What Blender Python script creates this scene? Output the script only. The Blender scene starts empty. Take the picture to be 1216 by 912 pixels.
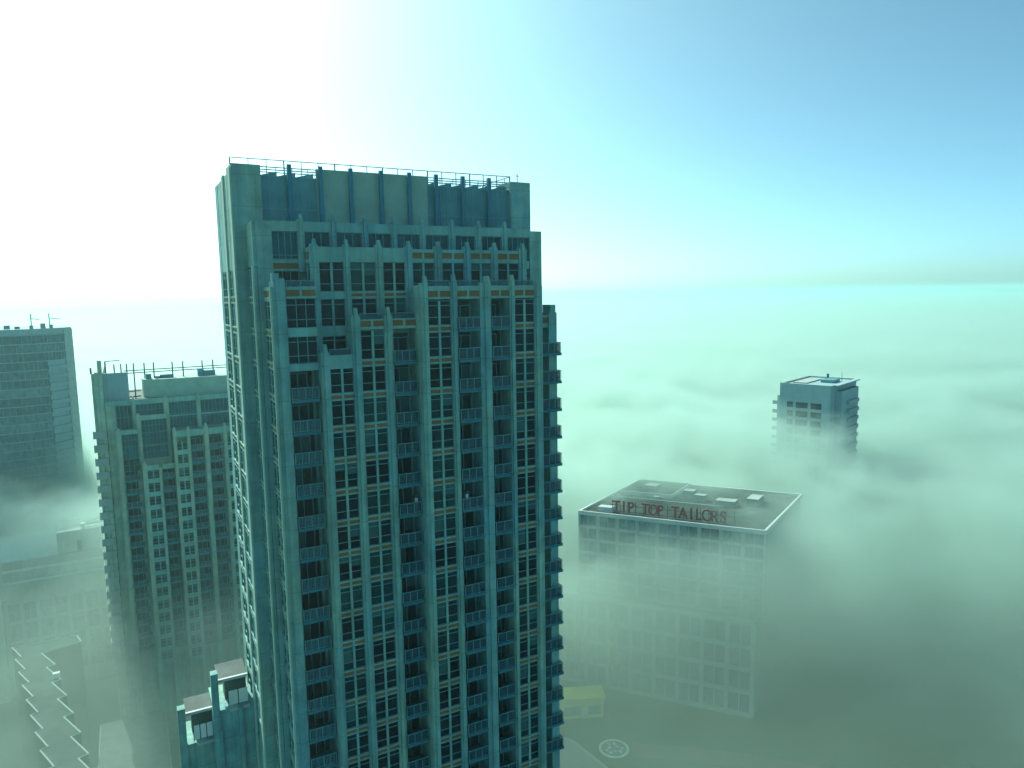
import bpy, math, random
from mathutils import Matrix, Vector

R = math.radians
SC = bpy.context.scene
COL = SC.collection
rnd = random.Random(7)
ZB = 96.9          # world height of the reference storey line of the near tower
FH = 2.95          # storey height

# ------------------------------------------------------------------ materials
def new_mat(name):
    m = bpy.data.materials.new(name); m.use_nodes = True
    nt = m.node_tree
    return m, nt, nt.nodes['Principled BSDF']

def mth(nt, op, a, b=None, clamp=False):
    n = nt.nodes.new('ShaderNodeMath'); n.operation = op; n.use_clamp = clamp
    for i, v in enumerate((a, b)):
        if v is None: continue
        if isinstance(v, (int, float)): n.inputs[i].default_value = v
        else: nt.links.new(v, n.inputs[i])
    return n.outputs[0]

def noise(nt, scale, detail=3.0, rough=.55, loc=(0, 0, 0)):
    g = nt.nodes.new('ShaderNodeNewGeometry')
    v = nt.nodes.new('ShaderNodeVectorMath'); v.operation = 'MULTIPLY_ADD'
    nt.links.new(g.outputs['Position'], v.inputs[0]); v.inputs[1].default_value = scale; v.inputs[2].default_value = loc
    n = nt.nodes.new('ShaderNodeTexNoise'); n.inputs['Scale'].default_value = 1
    n.inputs['Detail'].default_value = detail; n.inputs['Roughness'].default_value = rough
    nt.links.new(v.outputs[0], n.inputs['Vector'])
    return n.outputs[0]

def remap(nt, val, a, b, c, d, smooth=False):
    n = nt.nodes.new('ShaderNodeMapRange')
    if smooth: n.interpolation_type = 'SMOOTHSTEP'
    nt.links.new(val, n.inputs[0])
    for i, v in enumerate((a, b, c, d)): n.inputs[i + 1].default_value = v
    return n.outputs[0]

def colour_times(nt, col, val):
    n = nt.nodes.new('ShaderNodeVectorMath'); n.operation = 'SCALE'
    n.inputs[0].default_value = col; nt.links.new(val, n.inputs['Scale'])
    return n.outputs[0]

def stained(name, col, rough=.85, amount=.28, streak=True, joints=False, spec=.3, col2=None):
    """weathered surface: vertical run-off streaks, blotches, a little tone change from piece to piece"""
    m, nt, b = new_mat(name)
    v = remap(nt, noise(nt, (.5, .5, .5), 4), .3, .7, 1 - amount * .55, 1 + amount * .45)
    if streak:
        v = mth(nt, 'MULTIPLY', v, remap(nt, noise(nt, (1.9, 1.9, .12), 3), .3, .7, 1 - amount * .5, 1 + amount * .4))
    v = mth(nt, 'MULTIPLY', v, remap(nt, noise(nt, (6, 6, 6), 2), .3, .7, .94, 1.06))
    oi = nt.nodes.new('ShaderNodeObjectInfo')
    v = mth(nt, 'MULTIPLY', v, remap(nt, oi.outputs['Random'], 0, 1, .93, 1.07))
    if joints:
        g = nt.nodes.new('ShaderNodeNewGeometry'); s = nt.nodes.new('ShaderNodeSeparateXYZ')
        nt.links.new(g.outputs['Position'], s.inputs[0])
        fr = mth(nt, 'FRACT', mth(nt, 'DIVIDE', mth(nt, 'ADD', s.outputs[2], .55), FH))
        v = mth(nt, 'MULTIPLY', v, mth(nt, 'SUBTRACT', 1, mth(nt, 'MULTIPLY', mth(nt, 'LESS_THAN', fr, .02), .3)))
    if col2:  # broad bluish and greenish patches, reflected light imitated in the colour
        mx = nt.nodes.new('ShaderNodeMix'); mx.data_type = 'RGBA'
        nt.links.new(remap(nt, noise(nt, (.16, .16, .07), 4, .6, (5, 2, 9)), .38, .62, 0, 1), mx.inputs[0])
        mx.inputs[6].default_value = (*col, 1); mx.inputs[7].default_value = (*col2, 1)
        sc = nt.nodes.new('ShaderNodeVectorMath'); sc.operation = 'SCALE'
        nt.links.new(mx.outputs[2], sc.inputs[0]); nt.links.new(v, sc.inputs['Scale']); nt.links.new(sc.outputs[0], b.inputs['Base Color'])
    else:
        nt.links.new(colour_times(nt, col, v), b.inputs['Base Color'])
    b.inputs['Roughness'].default_value = rough
    b.inputs['Specular IOR Level'].default_value = spec
    return m

def glassy(name, cols, rough=.06, spec=.06):
    """opaque window glass whose tone changes from pane to pane (curtains, lights off, blinds)"""
    m, nt, b = new_mat(name)
    oi = nt.nodes.new('ShaderNodeObjectInfo')
    cr = nt.nodes.new('ShaderNodeValToRGB'); cr.color_ramp.interpolation = 'CONSTANT'
    e = cr.color_ramp.elements
    while len(e) < len(cols): e.new(.5)
    for i, c in enumerate(cols):
        e[i].position = i / len(cols); e[i].color = (*c, 1)
    nt.links.new(oi.outputs['Random'], cr.inputs[0])
    mx = nt.nodes.new('ShaderNodeMix'); mx.data_type = 'RGBA'; mx.blend_type = 'MULTIPLY'; mx.inputs[0].default_value = 1
    nt.links.new(cr.outputs[0], mx.inputs[6])
    v = remap(nt, noise(nt, (1.1, 1.1, .5), 2), .3, .7, .55, 1.4)
    cb = nt.nodes.new('ShaderNodeCombineColor')
    for i in range(3): nt.links.new(v, cb.inputs[i])
    nt.links.new(cb.outputs[0], mx.inputs[7])
    nt.links.new(mx.outputs[2], b.inputs['Base Color'])
    b.inputs['Roughness'].default_value = rough; b.inputs['Specular IOR Level'].default_value = spec
    return m

def sheer(name, col, alpha):
    m, nt, b = new_mat(name)
    b.inputs['Base Color'].default_value = (*col, 1); b.inputs['Alpha'].default_value = alpha
    b.inputs['Roughness'].default_value = .1
    return m

MC = {
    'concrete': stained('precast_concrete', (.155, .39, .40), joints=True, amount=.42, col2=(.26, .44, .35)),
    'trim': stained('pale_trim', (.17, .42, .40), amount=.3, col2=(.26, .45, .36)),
    'lit_edge': stained('lit_pier_concrete', (.36, .52, .42), amount=.15),  # flank pier edges: the light they catch is painted in as a brighter colour
    'hazed': stained('hazed_concrete', (.33, .49, .42), joints=True, amount=.35, col2=(.40, .48, .34)),  # second tower concrete, lightened to paint distance haze into it
    'panel': stained('terracotta_panel', (.25, .13, .05), streak=False, amount=.4),
    'frame': stained('window_frame_metal', (.13, .33, .34), rough=.5, streak=False, amount=.1),
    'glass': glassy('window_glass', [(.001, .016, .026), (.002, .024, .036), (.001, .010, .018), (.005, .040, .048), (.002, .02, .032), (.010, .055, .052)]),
    'teal_glass': glassy('teal_glass', [(.004, .085, .11), (.006, .10, .125), (.003, .07, .09)], rough=.15),
    'blind': stained('window_blind', (.035, .12, .12), streak=False, amount=.2),
    'guard': sheer('balcony_glass', (.003, .085, .13), .55),
    'rail': stained('rail_metal', (.13, .34, .37), rough=.45, streak=False, amount=.1),
    'post': stained('dark_blue_steel', (.015, .19, .27), rough=.6, streak=False, amount=.15),
    'screen': stained('stucco_screen', (.30, .45, .37), amount=.25, streak=False),
    'louver': stained('louver_metal', (.08, .27, .30), amount=.35, streak=False, rough=.6),
    'roof': stained('roof_membrane', (.10, .13, .12), streak=False, amount=.5),
    'slab': stained('balcony_concrete', (.035, .19, .23), streak=False, amount=.2),
    'felt': stained('roof_felt', (.055, .075, .068), streak=False, amount=.6, rough=1, spec=0),
    'white': stained('white_coping', (.48, .54, .51), streak=False, amount=.12, rough=.6),
    'pale': stained('pale_wall_paint', (.33, .40, .37), amount=.2),
    'lit_pane_pale': stained('lit_pane_pale_enamel', (.72, .80, .76), rough=.25, streak=False, amount=.06),  # wing panes: caught light painted as a pale colour; also pale heater columns
    'dark': stained('dark_metal', (.03, .05, .055), rough=.6, streak=False),
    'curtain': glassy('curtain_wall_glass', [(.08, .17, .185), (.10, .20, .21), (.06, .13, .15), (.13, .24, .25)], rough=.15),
    'band': stained('slab_edge_paint', (.24, .36, .36), streak=False, amount=.15),
    'blue': stained('grey_blue_render', (.27, .41, .43), amount=.16),
    'strip': glassy('ribbon_glass', [(.006, .035, .045), (.008, .04, .05), (.01, .045, .05)], rough=.12),
    'red': stained('red_letter_paint', (.30, .075, .06), streak=False, amount=.2),
    'orange': stained('orange_reflection_tint', (.40, .20, .09), streak=False, amount=.2),  # colour of a window reflection, painted on the added arch
    'yellow': stained('yellow_reflection_tint', (.62, .52, .06), streak=False, amount=.2),  # colour of a window reflection, painted on the added box
    'box_glass': glassy('reflection_box_glass', [(.05, .13, .17), (.06, .15, .18)]),
    'leaf': stained('planter_leaves', (.03, .07, .02), streak=False, amount=.5),
    'clay': stained('planter_clay', (.10, .22, .28), streak=False),
}

# ------------------------------------------------------------------ mesh helpers
FACES = ((0, 1, 3, 2), (4, 6, 7, 5), (0, 4, 5, 1), (2, 3, 7, 6), (0, 2, 6, 4), (1, 5, 7, 3))
class MB:
    def __init__(self, xf=None): self.v = []; self.f = []; self.m = []; self.xf = xf
    def box(self, x0, x1, y0, y1, z0, z1, mi=0):
        b = len(self.v)
        self.v += [(x, y, z) for x in (x0, x1) for y in (y0, y1) for z in (z0, z1)]
        self.f += [tuple(b + i for i in q) for q in FACES]; self.m += [mi] * 6
        return self
    def prism(self, poly, z0, z1, mi=0):
        """poly counter-clockwise seen from above"""
        n = len(poly); b = len(self.v)
        self.v += [(x, y, z0) for x, y in poly] + [(x, y, z1) for x, y in poly]
        self.f += [tuple(b + i for i in reversed(range(n))), tuple(b + n + i for i in range(n))]
        self.f += [(b + i, b + (i + 1) % n, b + n + (i + 1) % n, b + n + i) for i in range(n)]
        self.m += [mi] * (n + 2); return self
    def taper(self, x0, x1, y0, y1, z0, z1, s, mi=0, ys=0.0):
        """box whose top is scaled by s about its middle, shifted back by ys"""
        b = len(self.v); cx, cy = (x0 + x1) / 2, (y0 + y1) / 2
        for x in (x0, x1):
            for y in (y0, y1):
                self.v.append((x, y, z0)); self.v.append((cx + (x - cx) * s, cy + (y - cy) * s + ys, z1))
        self.f += [tuple(b + i for i in q) for q in FACES]; self.m += [mi] * 6; return self
    def bar(self, p, q, r, mi=0):
        """square bar between two points"""
        p, q = Vector(p), Vector(q); d = (q - p).normalized()
        a = d.orthogonal().normalized() if abs(d.z) < .9 else Vector((1, 0, 0)); c = d.cross(a)
        b = len(self.v)
        for o in (p, q):
            for s, t in ((-1, -1), (1, -1), (1, 1), (-1, 1)): self.v.append(tuple(o + a * r * s + c * r * t))
        self.f += [(b, b + 1, b + 2, b + 3), (b + 7, b + 6, b + 5, b + 4)] + [(b + i, b + 4 + i, b + 4 + (i + 1) % 4, b + (i + 1) % 4) for i in range(4)]
        self.m += [mi] * 6; return self
    def mesh(self, name, mats):
        me = bpy.data.meshes.new(name)
        v = [self.xf(*p) for p in self.v] if self.xf else self.v
        me.from_pydata(v, [], self.f); me.polygons.foreach_set('material_index', self.m)
        for k in mats: me.materials.append(MC[k] if isinstance(k, str) else k)
        import bmesh
        bm = bmesh.new(); bm.from_mesh(me); bmesh.ops.recalc_face_normals(bm, faces=bm.faces); bm.to_mesh(me); bm.free()
        me.update(); return me
    def build(self, name, mats, parent=None, loc=(0, 0, 0), rot=0):
        return link(name, self.mesh(name, mats), parent, loc, rot)

def link(name, me, parent=None, loc=(0, 0, 0), rot=0):
    o = bpy.data.objects.new(name, me); COL.objects.link(o)
    o.location = loc; o.rotation_euler = (0, 0, rot)
    if parent: o.parent = parent
    return o

def thing(name, label, cat, loc=(0, 0, 0), rot=0, group=None):
    o = bpy.data.objects.new(name, None); COL.objects.link(o)
    o.empty_display_size = 2; o.location = loc; o.rotation_euler = (0, 0, rot)
    o['label'] = label; o['category'] = cat
    if group: o['group'] = group
    return o

def struct(name, o):
    o['kind'] = 'structure'; return o

_cache = {}
def cached(key, fn):
    if key not in _cache: _cache[key] = fn()
    return _cache[key]

# ------------------------------------------------------------------ facade units (local: x along the wall, y into it, z up)
def window_meshes(w, h, nx=2, bars=(.2, .68), thick=.22, variant=0):
    w, h = round(w, 2), round(h, 2)
    def frame():
        m = MB(); t = .04
        m.box(-w/2, -w/2 + t, .02, .16, 0, h); m.box(w/2 - t, w/2, .02, .16, 0, h)
        m.box(-w/2 + t, w/2 - t, .02, .16, 0, t); m.box(-w/2 + t, w/2 - t, .02, .16, h - t, h)
        step = (w - 2 * t) / nx
        for i in range(1, nx):
            x = -w/2 + t + i * step
            if thick and nx == 2: m.box(x - thick/2, x + thick/2, -.04, .15, t, h - t, 1)
            else: m.box(x - .03, x + .03, .025, .15, t, h - t)
        for i in range(nx):
            a = -w/2 + t + i * step; e = thick/2 if (thick and nx == 2) else .03
            x0 = a + (e if i else 0); x1 = a + step - (e if i < nx - 1 else 0)
            for k, b in enumerate(bars):
                z = h * (1 - b)
                m.box(x0, x1, .03, .14, z - .03, z + .03)
        return m.mesh('window', ['frame', 'trim'])
    def pane():
        m = MB(); m.box(-w/2 + .05, w/2 - .05, .11, .145, .05, h - .05, 0)
        if variant == 1: m.box(-w/2 + .07, -.16, .095, .108, h * .30, h - .08, 1)
        if variant == 2: m.box(.16, w/2 - .07, .095, .108, h * .5, h - .08, 1)
        if variant == 3:
            m.box(-w/2 + .07, -.16, .095, .108, h * .72, h - .08, 1); m.box(.16, w/2 - .07, .095, .108, h * .55, h - .08, 1)
        return m.mesh('pane', ['teal_glass' if variant == 9 else 'glass', 'blind'])
    return (cached(('wf', w, h, nx, tuple(bars), thick), frame), cached(('wp', w, h, variant), pane))

def spandrel_mesh(w, z0=-.30, z1=.36, brown=(-.17, .17), split=True):
    w = round(w, 2)
    def f():
        m = MB()
        m.box(-w/2, w/2, .10, .34, z0, z1, 0)
        m.box(-w/2, w/2, -.08, .098, brown[1] + .10, z1, 0)
        m.box(-w/2, w/2, -.03, .098, brown[1], brown[1] + .10, 0)
        m.box(-w/2, w/2, -.03, .098, z0, brown[0], 0)
        if split:
            m.box(-.1, .1, -.02, .098, brown[0], brown[1], 0)
            m.box(-w/2, -.1, .03, .098, brown[0], brown[1], 1); m.box(.1, w/2, .03, .098, brown[0], brown[1], 1)
        else: m.box(-w/2, w/2, .03, .098, brown[0], brown[1], 1)
        return m.mesh('spandrel_panel', ['trim', 'panel'])
    return cached(('sp', w, z0, z1, brown, split), f)

def plain_spandrel_mesh(w, z0, z1):
    w = round(w, 2)
    return cached(('ps', w, z0, z1), lambda: MB().box(-w/2, w/2, -.06, .34, z0, z1).mesh('spandrel_panel', ['trim']))

def balcony_meshes(w, posts=4, depth=1.9, front=-.35, bars=0, door_w=2.0, look=0, side=-1):
    w = round(w, 2)
    def slab(): return MB().box(-w/2 - .02, w/2 - .10, front - .05, depth, -.33, -.05).mesh('balcony', ['slab'])
    def rail():
        m = MB(); x0, x1 = -w/2 + .02, w/2 - .14
        m.box(x0, x1, front - .02, front + .04, 1.0, 1.06); m.box(x0, x1, front - .01, front + .03, .02, .06)
        for i in range(posts):
            x = x0 + (x1 - x0) * i / (posts - 1); m.box(x - .025, x + .025, front - .012, front + .035, -.05, 1.0)
        for i in range(bars):
            x = x0 + (x1 - x0) * (i + .5) / bars; m.box(x - .012, x + .012, front + .0, front + .022, .06, 1.0)
        for x in (x0, x1): m.box(x - .025, x + .025, front + .04, -.02, 1.0, 1.05)
        return m.mesh('railing', ['rail'])
    def guard():
        m = MB(); x0, x1 = -w/2 + .02, w/2 - .14
        m.box(x0 + .03, x1 - .03, front + .042, front + .056, -.03, .99)
        m.box(x0 - .006, x0 + .006, front + .06, -.03, -.03, .99); m.box(x1 - .006, x1 + .006, front + .06, -.03, -.03, .99)
        return m.mesh('glass_guard', ['guard'])
    def door():
        m = MB(); x0 = -w/2 + .1 if side < 0 else w/2 - .1 - door_w; x1 = x0 + door_w; y = depth - .16
        xm = (x0 + x1) / 2
        m.box(x0, x0 + .07, y, y + .15, 0, 2.15); m.box(x1 - .07, x1, y, y + .15, 0, 2.15)
        m.box(xm - .04, xm + .04, y, y + .14, 0, 2.08); m.box(x0 + .07, x1 - .07, y, y + .15, 2.08, 2.15)
        m.box(x0 + .03, x1 - .03, y + .04, y + .12, .02, 2.1, 1)
        m.box(x0, x1, y + .03, y + .12, 2.2, 2.55, 1)
        if look == 1: m.box(x0 + .09, xm - .06, y + .02, y + .038, .1, 2.05, 2)
        if look == 2: m.box(xm + .06, x1 - .09, y + .02, y + .038, .7, 2.05, 2)
        if w - door_w > .5: m.box(x1 + .05 if side < 0 else x0 - .35, x1 + .40 if side < 0 else x0 - .05, y + .03, y + .12, .1, 2.55, 1)
        return m.mesh('sliding_door', ['frame', 'glass', 'blind'])
    k = ('b', w, posts, depth, front, bars, door_w, side)
    return (cached(k + ('s',), slab), cached(k + ('r',), rail), cached(k + ('g',), guard), cached(k + ('d', look), door))

class Facade:
    """puts units on one building; keeps the count of each kind of part so that the excess goes into one part"""
    def __init__(self, root, base, cap=100):
        self.root, self.base, self.cap = root, Vector(base), cap
        self.n = {}; self.extra = {}; self.tone = 'concrete'
    def _loc(self, x, y, z): return Vector((x, y, z)) - self.base
    def _over(self, name, meshes, loc, rot):
        k = self.n.get(name, 0)
        if k < self.cap: self.n[name] = k + 1; return False
        self.extra.setdefault(name, []).append((meshes, loc, rot)); return True
    def put(self, name, mesh, x, y, z, rot=0, subs=()):
        loc = self._loc(x, y, z)
        if self._over(name, [mesh] + [s[1] for s in subs], loc, rot): return None
        o = link(name, mesh, self.root, loc, rot)
        for sn, sm in subs: link(sn, sm, o)
        return o
    def window(self, xc, Y, z, w, h, nx=2, bars=(.2, .68), thick=.22, side=False, tinted=False):
        v = rnd.choice((0, 0, 0, 0, 1, 2, 3)) if nx == 2 and thick else 0
        if tinted: v = 9
        f, p = window_meshes(w, h, nx, bars, thick, v)
        return self.put('window', f, xc, Y, z, -math.pi/2 if side else 0, [('pane', p)])
    def balcony(self, xc, Y, z, w, **k):
        s, r, g, d = balcony_meshes(w, look=rnd.choice((0, 0, 0, 1, 2)), **k)
        return self.put('balcony', s, xc, Y, z, 0, [('railing', r), ('glass_guard', g), ('sliding_door', d)])
    def boxes(self, name, mats, *bs):
        m = MB()
        for b in bs: m.box(*b)
        bx, by, bz = self.base
        m.v = [(x - bx, y - by, z - bz) for x, y, z in m.v]
        return m.build(name, mats, self.root)
    def flush(self):
        for name, items in self.extra.items():
            m = MB(); mats = []
            for meshes, loc, rot in items:
                c, s = math.cos(rot), math.sin(rot)
                for me in meshes:
                    b = len(m.v)
                    m.v += [(p.co.x * c - p.co.y * s + loc.x, p.co.x * s + p.co.y * c + loc.y, p.co.z + loc.z) for p in me.vertices]
                    for q in me.polygons:
                        mm = me.materials[q.material_index]
                        if mm not in mats: mats.append(mm)
                        m.f.append(tuple(b + i for i in q.vertices)); m.m.append(mats.index(mm))
            o = m.build(name, mats, self.root); o['kind'] = 'stuff'

def pier(fc, x0, x1, Y, z0, ztop, ztip, deep=2.0, fin=.34, finx=None, cap=True):
    """pier with a raised fin, shoulders and a pointed finial on top"""
    w = x1 - x0; cx = finx if finx is not None else (x0 + x1) / 2
    m = MB(); L = fc._loc(0, 0, 0)
    def B(a, b, c, d, e, f): m.box(a + L.x, b + L.x, c + L.y, d + L.y, e + L.z, f + L.z)
    B(x0, x1, Y - .12, Y + deep, z0, ztop)
    B(cx - fin/2, cx + fin/2, Y - .32, Y - .12, z0, ztop + .25)
    o = m.build('pier', [fc.tone], fc.root)
    if cap:
        m = MB()
        def P(a, b, c, d, e, f, s, ys): m.taper(a + L.x, b + L.x, c + L.y, d + L.y, e + L.z, f + L.z, s, 0, ys)
        P(cx - fin/2 + .01, cx + fin/2 - .01, Y - .31, Y + .25, ztop + .25, ztop + .25 + (ztip - ztop - .25) * .8, .8, .10)
        P(x0 + .05, x1 - .05, Y - .08, Y + .6, ztop, ztop + .22, .85, .05)
        m.build('finial', [fc.tone], o)
    return o

def window_col(fc, xc, w, Y, n0, n1, side=False, first_h=None, split=True):
    """windows above spandrels n0..n1 (storey lines counted downwards)"""
    for n in range(n0, n1 + 1):
        z = ZB - n * FH
        h = first_h + .09 if (n == n0 and first_h) else 2.28
        rot = -math.pi/2 if side else 0
        if side:
            fc.window(xc, Y, z + .361, w, h, side=True, nx=2, thick=.12); fc.put('spandrel_panel', spandrel_mesh(w, split=split), xc, Y, z, rot)
        else:
            fc.window(xc, Y, z + .361, w, h); fc.put('spandrel_panel', spandrel_mesh(w, split=split), xc, Y, z, rot)

# ================================================================== NEAR TOWER
NB = 16
base = (0, 16, 0)
near = thing('apartment_tower', 'tall grey-teal apartment tower with stepped crown, terracotta panels and glass balconies, tallest in view', 'tower', base)
F = Facade(near, base)
z = lambda v: ZB + v
W = lambda name, mats, *b: F.boxes(name, mats, *b)

# ---- solid cores
W('wall', ['concrete'], (-1.80, 11.16, 2.0, 16, 0, z(3.4)))                 # front mass
W('wall', ['concrete'], (-7.5, -1.84, 3.25, 16, 0, z(.5)))                  # middle mass
W('wall', ['concrete'], (-10.86, -7.54, 3.2, 16, 0, z(-2.7)))
W('wall', ['concrete'], (-14.35, -10.9, 4.1, 9, 0, z(3.5)))                 # left mass
W('wall', ['concrete'], (11.2, 13.75, 3.2, 16, 0, z(.4)))                   # right mass
W('wall', ['concrete'], (-10.6, 11.4, 4.25, 30, 3, z(6.9)))                 # second tier
W('wall', ['concrete'], (-15.1, -13.69, 6.2, 24, 1, z(10.1)))               # third tier side block
W('wall', ['concrete'], (-13.68, 13.38, 6.75, 30.2, 2, z(9.5)))
W('wall', ['concrete'], (13.4, 14.86, 6.2, 30, 1, z(9.92)))
W('wall', ['concrete'], (-16.4, -13.78, 9.7, 13.2, 1.5, z(15.62)))            # crown corner blocks
W('wall', ['concrete'], (13.0, 15.5, 9.72, 13, 1.6, z(15.62)))
W('wall', ['concrete'], (-16.2, -15.12, 13.2, 20.5, 1.2, z(14.9)))         # left flank behind the fins
W('wall', ['concrete'], (-16.45, -16.0, 20.6, 22.6, 1.1, z(15.1)))
W('roof', ['roof'], (-14.9, 14.7, 10.5, 30, z(12.6), z(12.9)))
# terraces
W('terrace', ['roof'], (-1.5, 10.9, .4, 4.1, z(3.41), z(3.46)))
W('terrace', ['roof'], (-7.4, -1.9, 1.7, 4.1, z(.51), z(.56)))
W('terrace', ['roof'], (-10.8, -7.6, 1.7, 4.1, z(-2.69), z(-2.64)))
W('terrace', ['roof'], (-13.4, -11, 2.6, 6.1, z(3.51), z(3.56)))

# ---- front mass
def parapet(x0, x1, Y, z0, z1, brown=None, thick=.34, nm='parapet'):
    w = x1 - x0
    bs = []
    if brown:
        b0, b1 = brown; xm = (x0 + x1) / 2
        bs = [(x0, x1, Y + .1, Y + thick, z(z0), z(z1)), (x0, x1, Y - .06, Y + .098, z(b1), z(z1)), (x0, x1, Y - .03, Y + .098, z(z0), z(b0)),
              (xm - .1, xm + .1, Y - .02, Y + .098, z(b0), z(b1)),
              (x0, xm - .1, Y + .03, Y + .098, z(b0), z(b1), 1), (xm + .1, x1, Y + .03, Y + .098, z(b0), z(b1), 1)]
        return W(nm, ['trim', 'panel'], *bs)
    return W(nm, ['trim'], (x0, x1, Y - .05, Y + thick, z(z0), z(z1)), (x0, x1, Y - .09, Y + thick + .04, z(z1), z(z1 + .08)))

def terrace_rail(x0, x1, Y, zt):
    m = MB(); L = F._loc(0, 0, 0)
    n = max(2, int((x1 - x0) / 1.2) + 1)
    m.box(x0 + L.x, x1 + L.x, Y + L.y, Y + .05 + L.y, zt + .50, zt + .55, 0)
    for i in range(n):
        x = x0 + .05 + (x1 - x0 - .1) * i / (n - 1) + L.x
        m.box(x - .02, x + .02, Y + .005 + L.y, Y + .045 + L.y, zt, zt + .5, 0)
    o = m.build('terrace_rail', ['rail'], near)
    g = MB().box(x0 + L.x + .05, x1 + L.x - .05, Y + .018 + L.y, Y + .03 + L.y, zt + .03, zt + .48); g.build('glass_guard', ['guard'], o)

pier(F, -1.82, -1.14, 0, 0, z(4.1), z(5.1), finx=-1.35)
pier(F, 1.2, 1.85, 0, 0, z(4.2), z(5.25))
pier(F, 4.23, 5.42, 0, 0, z(4.1), z(5.1), fin=.62, finx=5.0)
pier(F, 7.48, 8.05, 0, 0, z(4.2), z(5.2))
pier(F, 10.29, 11.18, 0, 0, z(3.95), z(4.7), finx=10.6)
for x0, x1 in ((-1.14, 1.2), (1.85, 4.23), (5.42, 7.48), (8.05, 10.29)):
    parapet(x0, x1, 0, 2.78, 4.0, (3.0, 3.55)); terrace_rail(x0, x1, .12, z(4.0))
window_col(F, .03, 2.34, 0, 0, NB); window_col(F, 9.17, 2.24, 0, 0, NB)
def front_balcony(xc, Y, n, w, **k): F.balcony(xc, Y, ZB - n * FH, w, **k)
for n in range(0, NB + 1):
    front_balcony(3.04, 0, n, 2.38); front_balcony(6.45, 0, n, 2.06, door_w=1.35, posts=3)

# ---- middle mass
pier(F, -10.88, -10.13, 1.35, 0, z(-1.9), z(-.9))
pier(F, -8.0, -7.2, 1.35, 0, z(1.25), z(2.3))
pier(F, -4.96, -4.15, 1.35, 0, z(1.25), z(2.3))
parapet(-10.13, -8.0, 1.35, -3.32, -2.15)
terrace_rail(-10.1, -8.0, 1.5, z(-2.07))
for x0, x1 in ((-7.2, -4.96), (-4.15, -1.82)):
    parapet(x0, x1, 1.35, .12, 1.05, (.38, .92)); terrace_rail(x0, x1, 1.5, z(1.05))
window_col(F, -9.06, 2.12, 1.35, 2, NB - 1); window_col(F, -6.08, 2.24, 1.35, 1, NB - 1, first_h=2.55)
for n in range(1, NB): front_balcony(-2.98, 1.35, n, 2.33)

# ---- left mass
pier(F, -14.5, -13.49, 2.2, 0, z(4.55), z(4.75), deep=2.2, fin=.7, finx=-13.95, cap=False)
W('chimney', ['concrete'], (-14.45, -13.85, 3.0, 3.8, z(3.6), z(5.3)))
parapet(-13.49, -10.9, 2.2, 3.05, 4.1, (3.25, 3.8)); terrace_rail(-13.4, -10.9, 2.35, z(4.1))
F.window(-12.2, 2.3, z(.45), 2.58, 2.6, nx=3, bars=(.22, .72), thick=0)
F.put('spandrel_panel', plain_spandrel_mesh(2.58, -.32, .45), -12.2, 2.25, z(0))
F.window(-12.2, 2.3, z(-2.72), 2.58, 2.4, nx=3, bars=(.2, .72), thick=0)
F.put('spandrel_panel', plain_spandrel_mesh(2.58, -.45, .2), -12.2, 2.25, z(-2.95))
for n in range(2, NB): front_balcony(-12.2, 2.2, n, 2.55, posts=5, bars=18, door_w=1.75)

# ---- right mass
W('pier', ['concrete'], (12.85, 13.8, 1.4, 3.3, 0, z(1.2)), (13.15, 13.78, 1.6, 3.2, z(1.2), z(2.0)))
parapet(11.25, 12.85, 1.6, -.35, .95, (0.1, .7))
def corner_balcony():
    s = MB().box(-.85, 1.55, -.55, 2.6, -.33, -.05).mesh('balcony', ['slab'])
    m = MB(); m.box(-.8, 1.5, -.52, -.46, 1.0, 1.06); m.box(1.44, 1.5, -.46, 2.5, 1.0, 1.06)
    for x in (-.8, -.05, .7, 1.44): m.box(x, x + .05, -.515, -.465, -.05, 1.0)
    for y in (.5, 1.5, 2.4): m.box(1.445, 1.495, y, y + .05, -.05, 1.0)
    r = m.mesh('railing', ['rail'])
    g = MB().box(-.76, 1.42, -.455, -.44, -.03, .99).box(1.425, 1.44, -.4, 2.5, -.03, .99).mesh('glass_guard', ['guard'])
    return s, r, g
cb = corner_balcony()
for n in range(1, NB + 1):
    F.put('balcony', cb[0], 12.5, 1.4, z(-n * FH), 0, [('railing', cb[1]), ('glass_guard', cb[2])])

# ---- second tier (Y 3.8)
T2P = [(-10.85, -10.09), (-7.84, -7.21), (-4.78, -4.04), (-1.84, -1.07), (1.21, 2.02), (4.39, 5.14), (7.42, 8.2), (10.67, 11.58)]
for i, (a, b) in enumerate(T2P): pier(F, a, b, 3.8, z(-4.5 if i < 3 else 2), z(7.75), z(8.5), deep=.45, fin=.3)
for i in range(7):
    a, b = T2P[i][1], T2P[i + 1][0]; xc, w = (a + b) / 2, b - a
    if i < 3: parapet(a, b, 3.8, 6.34, 7.62)
    else: parapet(a, b, 3.8, 6.34, 7.62, (6.72, 7.3))
    F.window(xc, 3.85, z(3.64), w, 2.69, bars=(.26, .74))
    F.put('spandrel_panel', plain_spandrel_mesh(w, -.33, .33) if i < 1 else spandrel_mesh(w, -.33, .33, (-.14, .14)), xc, 3.82, z(3.29))
    if i < 4: F.window(xc, 3.85, z(.45), w, 2.5, bars=(.2, .72))
F.put('spandrel_panel', plain_spandrel_mesh(2.25, -.45, .45), -8.97, 3.82, z(0))
F.put('spandrel_panel', plain_spandrel_mesh(2.25, -.3, .44), -6.0, 3.82, z(0))
F.window(-8.97, 3.85, z(-2.6), 2.25, 2.1, bars=(.18,), thick=.1)
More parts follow.
